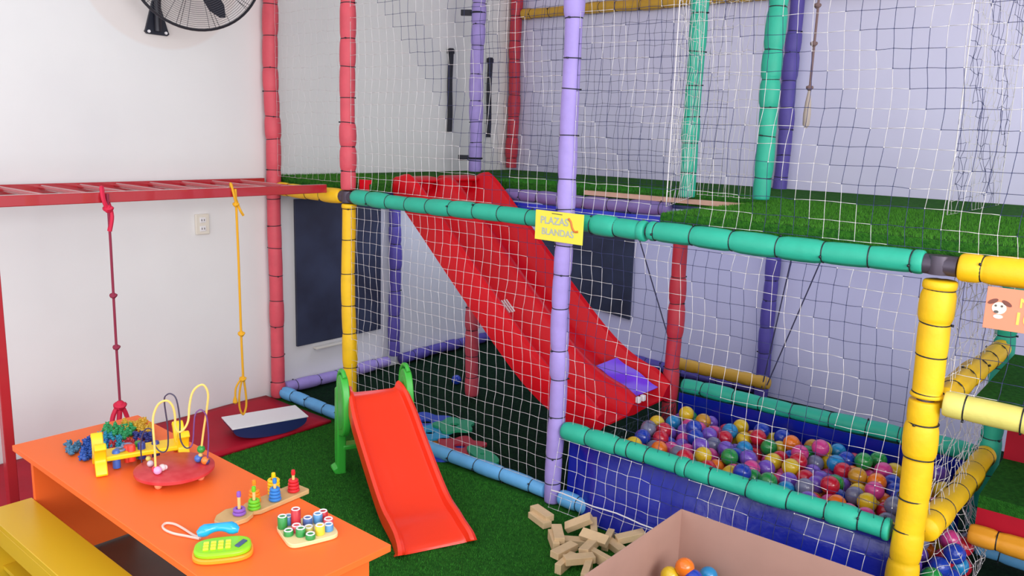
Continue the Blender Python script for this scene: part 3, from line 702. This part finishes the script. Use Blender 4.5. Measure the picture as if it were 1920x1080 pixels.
flower(806, 812, .11, addm('foam_cyan_toy', (30, 150, 196), .6), 'cyan flower shaped foam piece behind the little slide', .030, 6)
flower(852, 798, .10, addm('foam_teal_toy', (30, 150, 104), .6), 'green flower shaped foam piece with a hole', .044, 5)
flower(862, 838, .12, addm('foam_red_toy', (170, 24, 44), .6), 'red flower shaped foam piece near the floor rail', .030, 6)
flower(905, 853, .055, MT['foam_teal_toy'], 'small green leaf shaped foam piece', .044, 2, 1.9, -.3)
flower(816, 832, .06, addm('foam_orange_toy', (210, 130, 40), .6), 'small orange foam piece under the cyan flower', .016, 4, 1.3, .4)
flower(848, 850, .10, MT['foam_blue_toy'], 'navy foam piece under the red flower', .015, 4)
# ------------------------------------------------------------------ wall fan
fc = Vector((.33, -.575, 2.235)); fd = Vector((.80, -.52, -.26)).normalized(); FR = fd.to_track_quat('Z', 'Y').to_matrix().to_4x4(); FR.translation = fc
fn = thing('wall_fan', 'black caged fan mounted high on the white wall', 'fan', M_=FR)
g = G(); Rf = .285
for k in range(26):
    rr = .05+(Rf-.05)*k/25; zz = .055*math.sqrt(max(0, 1-(rr/Rf)**2.2))
    g.tube([(rr*math.cos(2*PI*i/48), rr*math.sin(2*PI*i/48), zz) for i in range(48)], .0012, 4, True)
for k in range(10):
    a = 2*PI*k/10
    for da in (-.03, .03):
        g.tube([(rr*math.cos(a+da), rr*math.sin(a+da), .055*math.sqrt(max(0, 1-(rr/Rf)**2.2))+.002) for rr in [.05+(Rf-.05)*i/8 for i in range(9)]], .0016, 4)
for k in range(18):
    a = 2*PI*k/18; g.tube([(rr*math.cos(a), rr*math.sin(a), -.06*math.sqrt(max(0, 1-(rr/Rf)**2.5))) for rr in [.06+(Rf-.06)*i/8 for i in range(9)]], .0014, 4)
g.build('wire_guard', MT['fan'], fn)
G().tube([(Rf*math.cos(2*PI*i/64), Rf*math.sin(2*PI*i/64), 0) for i in range(64)], .006, 8, True).build('guard_ring', MT['fan'], fn)
for k in range(3):
    a0 = 2*PI*k/3-1.12; V = []
    P = [(.04, -.02), (.12, -.045), (.2, -.04), (.245, -.01), (.25, .015), (.2, .035), (.12, .03), (.04, .02)]
    V = []; F = []
    for s_ in (-.0015, .0015):
        for x, y in P: V.append((x*math.cos(a0)-y*math.sin(a0), x*math.sin(a0)+y*math.cos(a0), y*.45+s_))
    n = len(P); F = [tuple(range(n)), tuple(range(2*n-1, n-1, -1))]+[(i, n+i, n+(i+1) % n, (i+1) % n) for i in range(n)]
    G().add(V, F).build('blade', MT['blade'], fn)
G().lathe([(.0, .055), (.03, .055), (.045, .045), (.045, .02), (.0, .02)][::-1], 20).build('hub', MT['blade'], fn)
G().lathe([(.03, -.15), (.055, -.14), (.06, -.07), (.05, -.05)], 20).build('motor', MT['fan'], fn)
iv = FR.inverted()
def tofan(p): return iv@Vector(p)
g = G(); tri = [(-.655, 1.965), (-.66, 1.955), (-.65, 1.945), (-.55, 1.943), (-.54, 1.952), (-.545, 1.965), (-.585, 2.10), (-.615, 2.10)]
V = [tofan((x, y, z)) for x in (.002, .014) for y, z in tri]; n = len(tri)
F = [tuple(range(n)), tuple(range(2*n-1, n-1, -1))]+[(i, n+i, n+(i+1) % n, (i+1) % n) for i in range(n)]
pl = g.add(V, F).build('wall_bracket', MT['blade'], fn)
G().tube([tofan((.02, -.60, 1.96)), tofan((.03, -.60, 2.1)), tofan((.10, -.60, 2.18)), tofan(fc-fd*.12)], .016, 10).build('support_arm', MT['fan'], fn)
for y in (-.642, -.558): G().tube([tofan((.012, y, 1.956)), tofan((.020, y, 1.956))], .007, 8).build('screw', MT['white'], pl)
# ------------------------------------------------------------------ signs
def text(s_, size, m, parent, loc, rot, name='lettering', ext=.0006, sp=1.0):
    cu = bpy.data.curves.new(name, 'FONT'); cu.body = s_; cu.size = size; cu.extrude = ext; cu.align_x = 'CENTER'; cu.align_y = 'CENTER'; cu.offset = size*.02; cu.space_character = sp
    tmp = bpy.data.objects.new('tmp', cu); C.objects.link(tmp)
    bpy.context.view_layer.update()
    me = bpy.data.meshes.new_from_object(tmp.evaluated_get(bpy.context.evaluated_depsgraph_get())); bpy.data.objects.remove(tmp)
    me.materials.clear(); me.materials.append(m)
    o = bpy.data.objects.new(name, me); C.objects.link(o); o.parent = parent; o.location = loc; o.rotation_euler = rot; return o
RX = (PI/2, 0, 0)
s1 = thing('sign_card', 'yellow card with faded lettering tied to the lavender post', 'sign', (2.030, -.058, 1.184), 0)
s1.rotation_euler = (0, math.radians(.5), 0)
G().box((0, 0, 0), (.232, .003, .118)).build('card', MT['signy'], s1, bevel=.0008)
text('PLAZAS', .040, MT['txtl'], s1, (-.022, -.0021, .020), RX); text('BLANDAS', .036, MT['txtl'], s1, (-.004, -.0021, -.024), RX)
G().tube(smooth_path([(.046, -.002, .038), (.058, -.002, .026), (.066, -.002, .004), (.078, -.002, -.010), (.094, -.002, -.008)], 4), .0045, 6).build('orange_squiggle', MT['swoosh'], s1)
G().box((-.010, -.002, .050), (.05, .002, .0025), R=Matrix.Rotation(.03, 3, 'Y')).build('staple', MT['slot'], s1)
s2 = thing('sign_card', 'salmon card with a puppy face and yellow number under the yellow rail', 'sign', (3.63, -.056, 1.105), 0)
G().box((0, 0, 0), (.225, .003, .118)).build('card', MT['signo'], s2, bevel=.0008)
text('NIÑOS', .036, MT['txty'], s2, (.024, -.0021, .022), RX); text('10', .048, MT['txty'], s2, (-.018, -.0021, -.022), RX)
fx = -.078
def disc(x, z, rx, rz_, m, nm, y=-.0022, a=0):
    P = [(rx*math.cos(2*PI*k/20)*math.cos(a)-rz_*math.sin(2*PI*k/20)*math.sin(a)+x, rx*math.cos(2*PI*k/20)*math.sin(a)+rz_*math.sin(2*PI*k/20)*math.cos(a)+z) for k in range(20)]
    return G().prism(P, y-.0006, y+.001, 'Y').build(nm, m, s2, smooth=False)
disc(fx, .002, .018, .017, MT['cream'], 'puppy_face'); disc(fx-.017, .019, .014, .006, MT['brown'], 'puppy_ear', a=.5); disc(fx+.017, .017, .014, .006, MT['brown'], 'puppy_ear', a=-.5)
disc(fx-.006, -.009, .006, .004, MT['greyink'], 'puppy_nose', -.0030); disc(fx+.006, .008, .003, .003, MT['greyink'], 'puppy_eye', -.0030); disc(fx-.009, .008, .003, .003, MT['greyink'], 'puppy_eye', -.0030); disc(fx, -.022, .012, .006, MT['cream'], 'puppy_chest')
# ------------------------------------------------------------------ table toys
TC = {'blue': (30, 84, 170), 'teal': (24, 140, 170), 'green': (40, 156, 92), 'yellow': (206, 164, 40), 'red': (178, 40, 52), 'navy': (40, 52, 130), 'steel': (64, 118, 150)}
def bear_mesh(m):
    g = G(); g.ball((0, 0, .0095), .0095, 10, 6, sz=1.0); g.ball((0, 0, .0195), .0065, 10, 6)
    for s_ in (-1, 1):
        g.ball((s_*.0048, 0, .0262), .0025, 6, 5); g.ball((s_*.008, .003, .013), .0036, 6, 5); g.ball((s_*.005, .007, .004), .0040, 6, 5)
    return g.build('counting_bear', m)
regs = [('steel', 22, (128, 150, 834, 856)), ('blue', 16, (150, 205, 832, 866)), ('teal', 16, (182, 232, 822, 850)), ('green', 14, (196, 248, 804, 826)), ('yellow', 15, (232, 284, 795, 814)), ('red', 15, (208, 266, 832, 862)), ('navy', 10, (252, 288, 818, 834))]
placed = []
for k, n, (xa, xb, ya, yb) in regs:
    n = {'steel': 9, 'blue': 22, 'teal': 20, 'green': 20, 'yellow': 20, 'red': 22, 'navy': 12}[k]
    m = addm('bear_'+k, TC[k], .4); base = None; c_ = 0; tr = 0
    while c_ < n and tr < 900:
        tr += 1
        p = at(wrnd.uniform(xa, xb), wrnd.uniform(ya, yb), 'Z', TZ)
        p.z = TZ
        if any((p-q).length < .0135 for q in placed): continue
        if base is None: base = bear_mesh(m); o = base
        else: o = base.copy(); C.objects.link(o)
        placed.append(p.copy()); lie = wrnd.random() < .3
        o.location = (p.x, p.y, TZ+(.0095 if lie else .001)); o.rotation_euler = (PI/2 if lie else 0, 0, wrnd.uniform(0, 6)) if not lie else (PI/2*.97, 0, wrnd.uniform(0, 6))
        tag(o, 'tiny '+{'steel': 'grey blue'}.get(k, k)+' plastic counting bear in the heap on the orange table', 'counting toy', k+' counting bears')
        c_ += 1
# hammer bench
hb = thing('hammer_bench', 'yellow plastic hammer bench toy with red and blue pegs', 'toy', (1.418, -1.455, TZ), math.atan2(.248, .085))
yl = addm('toy_yellow', (250, 206, 20), .35); 
G().box((0, 0, .045), (.235, .078, .016)).build('bench_plate', yl, hb, bevel=.004)
for s_ in (-1, 1):
    P = [(-.045, .0), (-.062, .006), (-.050, .030), (-.040, .045), (-.052, .074), (-.066, .082), (-.050, .096), (-.032, .084), (-.018, .055), (.018, .055), (.032, .084), (.050, .096), (.066, .082), (.052, .074), (.040, .045), (.050, .030), (.062, .006), (.045, .0), (.028, .026), (0, .034), (-.028, .026)]
    P = [(p.x, p.z) for p in smooth_path([(a, 0, b_) for a, b_ in P], 3, True)]
    G().prism([(a*1.1, max(.001, b_*1.1)) for a, b_ in P], s_*.122-.017, s_*.122+.017, 'X').build('end_frame', yl, hb, bevel=.003)
for i, (x, y, cname, rgb) in enumerate(((-.075, -.014, 'blue', (60, 110, 200)), (-.04, .0, 'red', (226, 60, 40)), (.0, -.012, 'navy', (48, 60, 140)), (.045, .012, 'navy', (48, 60, 140)), (-.005, .018, 'green', (60, 150, 60)), (-.03, -.018, 'red', (226, 60, 40)))):
    g = G(); g.lathe([(.012, .004+.008*(i % 3)), (.012, .058+.006*(i % 3)), (.010, .062+.006*(i % 3))], 14, (x, y, 0)); o = g.build('peg', addm('peg_'+cname, rgb, .35), hb)
g = G(); g.tube([(-.062+.014*math.cos(2*PI*k/16), -.002+.014*math.sin(2*PI*k/16), .058) for k in range(16)], .004, 6, True); g.tube([(-.040+.014*math.cos(2*PI*k/16), .012+.014*math.sin(2*PI*k/16), .063) for k in range(16)], .004, 6, True); g.build('grey_ring', addm('peg_greyblue', (120, 136, 170), .35), hb)
# bead maze
DC = Vector((1.600, -1.440, TZ)); mz = thing('bead_maze', 'round red bead maze with yellow and purple wire loops', 'toy', DC)
G().lathe([(.112, .022), (.118, .026), (.118, .034), (.112, .038)], 40).build('disc_base', addm('maze_red', (196, 44, 52), .4, rgb2=(206, 66, 70), nscale=30), mz)
fo = addm('foot_wood', (240, 150, 110), .4)
for a in (-1.05, -2.35, .5, 2.1): G().ball((.088*math.cos(a), .088*math.sin(a), .0115), .0115, 12, 8).build('round_foot', fo, mz)
uh = Vector((_rt.x, _rt.y, 0)).normalized(); vh = Vector((-uh.y, uh.x, 0))
def wpt(px_, py_, off):  # point on a vertical plane facing the room's front, off metres behind the disc centre
    nrm = vh; o_ = DC+vh*off; d = _f+_rt*((px_-960)/FPX)-_up*((py_-540)/FPX); t_ = (o_-CAM).dot(nrm)/d.dot(nrm); return CAM+d*t_-DC
ywp = [(292, 882), (290, 840), (287, 800), (288, 778), (297, 758), (312, 751), (323, 760), (328, 778), (329, 800), (336, 810), (346, 803), (353, 788), (355, 762), (360, 738), (370, 725), (382, 722), (390, 738), (388, 765), (382, 805), (377, 845), (374, 872)]
pts_ = [wpt(x, y, -.06+.10*i/20) for i, (x, y) in enumerate(ywp)]
G().tube(smooth_path(pts_, 4), .0034, 7).build('yellow_wire', addm('wire_yellow', (244, 206, 112), .35), mz)
pw = [(266, 868), (264, 830), (272, 806), (284, 806), (288, 830), (298, 845), (309, 847), (315, 835), (314, 798), (308, 752), (313, 740), (322, 739), (331, 750), (337, 786), (338, 822), (347, 839), (357, 838), (362, 825), (365, 782), (372, 770), (380, 770), (388, 784), (391, 825), (388, 872)]
pts_ = [wpt(x, y, .02-.03*math.sin(i/23*PI)) for i, (x, y) in enumerate(pw)]
h_ = len(pts_)*2//3; sp_ = smooth_path(pts_, 4); hs = h_*4
G().tube(sp_[:hs+1], .0023, 6).build('dark_wire', addm('wire_dark', (64, 60, 84), .35), mz); G().tube(sp_[hs:], .0023, 6).build('purple_wire', addm('wire_purple', (112, 66, 128), .35), mz)
for px_, py_, off, r, rgb, nm in ((377, 842, .035, .0125, (46, 150, 60), 'green_bead'), (376, 853, .035, .007, (220, 180, 110), 'wood_bead'), (372, 864, .035, .0125, (70, 110, 190), 'blue_bead'), (388, 866, .02, .007, (214, 160, 120), 'wood_bead'), (388, 877, .02, .010, (70, 60, 110), 'navy_bead'), (387, 886, .02, .007, (214, 160, 120), 'wood_bead'), (386, 895, .02, .0125, (250, 130, 50), 'orange_bead'), (293, 888, -.055, .0125, (222, 52, 76), 'red_bead'), (305, 895, -.04, .011, (236, 214, 214), 'white_bead'), (297, 908, -.065, .0125, (236, 166, 210), 'pink_bead'), (310, 888, -.03, .008, (240, 220, 220), 'white_bead'), (282, 872, -.01, .010, (210, 190, 200), 'pale_bead'), (278, 860, .0, .008, (206, 190, 90), 'olive_bead')):
    p = wpt(px_, py_, off); p.z = max(p.z, .038+r); G().ball(p, r, 14, 9).build(nm, addm('bead_%d_%d_%d' % rgb, rgb, .3), mz)
# fish stacker
fz = thing('fish_stacker', 'wooden fish shaped base with six coloured ring pegs', 'toy', (1.970, -1.375, TZ), math.atan2(.281, -.02))
P = [(-.150, -.022), (-.128, -.040), (-.085, -.046), (-.055, -.034), (-.048, -.024), (-.03, -.036), (.145, -.036), (.150, -.03), (.150, .030), (.145, .036), (-.03, .036), (-.048, .026), (-.06, .036), (-.09, .046), (-.128, .034), (-.150, .012)]
G().prism(P, .0005, .014, 'Z').build('fish_base', MT['wood2'], fz, bevel=.002)
PG = [(-.085, -.012, 'purple', (140, 90, 190), 2), (-.038, -.016, 'green', (110, 200, 40), 3), (-.010, .019, 'orange', (246, 140, 30), 4), (.035, -.016, 'blue', (50, 130, 210), 4), (.058, .018, 'yellow', (248, 204, 20), 5), (.108, -.010, 'red', (216, 36, 46), 4)]
pw_ = addm('peg_wood', (238, 190, 120), .5)
for x, y, cn, rgb, nr in PG:
    m = addm('ring_'+cn, rgb, .35)
    pg = G().lathe([(.0045, .0142), (.0045, .068)], 10, (x, y, 0)).build('peg', pw_, fz); pg['label'] = 'wooden peg with '+cn+' tip'
    G().lathe([(.0052, .067), (.0065, .072), (.0055, .082), (.001, .084)], 10, (x, y, 0)).build('peg_tip', m, pg)
    for k in range(nr):
        rr = .0135-.0012*k if nr < 5 else .013
        G().tube([(x+rr*math.cos(2*PI*i/20), y+rr*math.sin(2*PI*i/20), .0195+.0098*k) for i in range(20)], .0052, 8, True).build(cn+'_ring', m, pg)
# phone
ph = thing('toy_phone', 'toy telephone with blue handset and lime green keypad', 'toy', (2.118, -1.588, TZ), math.atan2(.105, .09)+.12); ph.scale = (1.12, 1.3, 1.25)
oval = [(.068*math.copysign(abs(math.cos(a))**.7, math.cos(a)), .040*math.copysign(abs(math.sin(a))**.7, math.sin(a))) for a in [2*PI*k/32 for k in range(32)]]
G().prism([(a*.98, b_*.98-.012) for a, b_ in oval], .0005, .012, 'Z').build('orange_base', addm('phone_orange', (250, 160, 40), .3), ph, bevel=.003)
G().prism([(a*.92, b_*.90-.014) for a, b_ in oval], .012, .024, 'Z').build('lime_shell', addm('phone_lime', (150, 224, 30), .25), ph, bevel=.004)
for i in range(4):
    for j in range(3): G().box((-.036+.016*i, -.028+.012*j, .0255), (.012, .008, .004)).build('key', addm('key_yellow', (232, 236, 60), .3), ph, bevel=.001)
G().box((.040, -.018, .025), (.030, .012, .003), rz=.9).build('screen', addm('screen_navy', (70, 90, 130), .2), ph, bevel=.001)
g = G(); g.tube([(.046*t_-.012, .030+.006*math.cos(t_*1.6), .030+.008*(1-t_*t_)) for t_ in [-1+2*k/10 for k in range(11)]], [.006, .012, .0135, .011, .0095, .009, .0095, .011, .0135, .012, .006], 12); g.build('blue_handset', addm('phone_blue', (24, 168, 224), .15, coat=.5), ph)
lp = [at(x, y, 'Z', TZ+.004) for x, y in ((374, 1010), (350, 1005), (325, 1000), (309, 993), (305, 986), (312, 981), (328, 983), (345, 992), (362, 1003), (376, 1009))]
phM = Matrix.Translation(ph.location)@Matrix.Rotation(ph.rotation_euler.z, 4, 'Z')@Matrix.Diagonal((1.12, 1.3, 1.25, 1))
g = G(); g.tube([phM.inverted()@p for p in smooth_path(lp, 4)], .0028, 6); g.build('cord_loop', addm('white_cord', (236, 204, 190), .6), ph)
# number tray
ty = thing('number_tray', 'wooden tray of coloured number cylinders on the orange table', 'toy', (2.192, -1.380, TZ), math.radians(-18))
Pt = [(.070*math.copysign(abs(math.cos(a))**.35, math.cos(a)), .070*math.copysign(abs(math.sin(a))**.35, math.sin(a))) for a in [2*PI*k/40 for k in range(40)]]
G().prism(Pt, .0005, .012, 'Z').build('wood_tray', addm('tray_wood', (240, 216, 160), .5), ty, bevel=.002)
tyi = (Matrix.Translation(ty.location)@Matrix.Rotation(ty.rotation_euler.z, 4, 'Z')).inverted()
CY = [(523, 990, 'green', (50, 146, 70), .034), (541, 981, 'light_blue', (90, 150, 200), .024), (555, 985, 'red', (190, 40, 52), .05), (577, 983, 'dusty_blue', (80, 110, 170), .022), (596, 978, 'light_blue', (90, 150, 200), .026), (611, 972, 'red', (190, 40, 52), .026), (630, 982, 'coral', (226, 90, 96), .022), (541, 1002, 'green', (50, 146, 70), .014), (564, 1003, 'green', (50, 146, 70), .022), (584, 1011, 'green', (50, 146, 70), .014), (579, 995, 'olive', (200, 190, 110), .014), (600, 1000, 'yellow', (236, 206, 60), .026), (616, 993, 'light_blue', (90, 150, 200), .018), (556, 995, 'coral', (226, 90, 96), .018)]
for px_, py_, cn, rgb, h in CY:
    p = tyi@at(px_, py_, 'Z', TZ+.014); p.x = max(-.056, min(.056, p.x)); p.y = max(-.056, min(.056, p.y))
    cyl = G().lathe([(.0122, .0122), (.0132, .0132), (.0132, .011+h), (.0122, .0122+h)], 16, (p.x, p.y, 0)).build('number_cylinder', addm('cyl_'+cn, rgb, .35), ty)
    G().tube([(p.x+.0100*math.cos(2*PI*i/16), p.y+.0100*math.sin(2*PI*i/16), .0122+h) for i in range(16)], .0022, 6, True).build('white_rim', MT['white'], cyl)
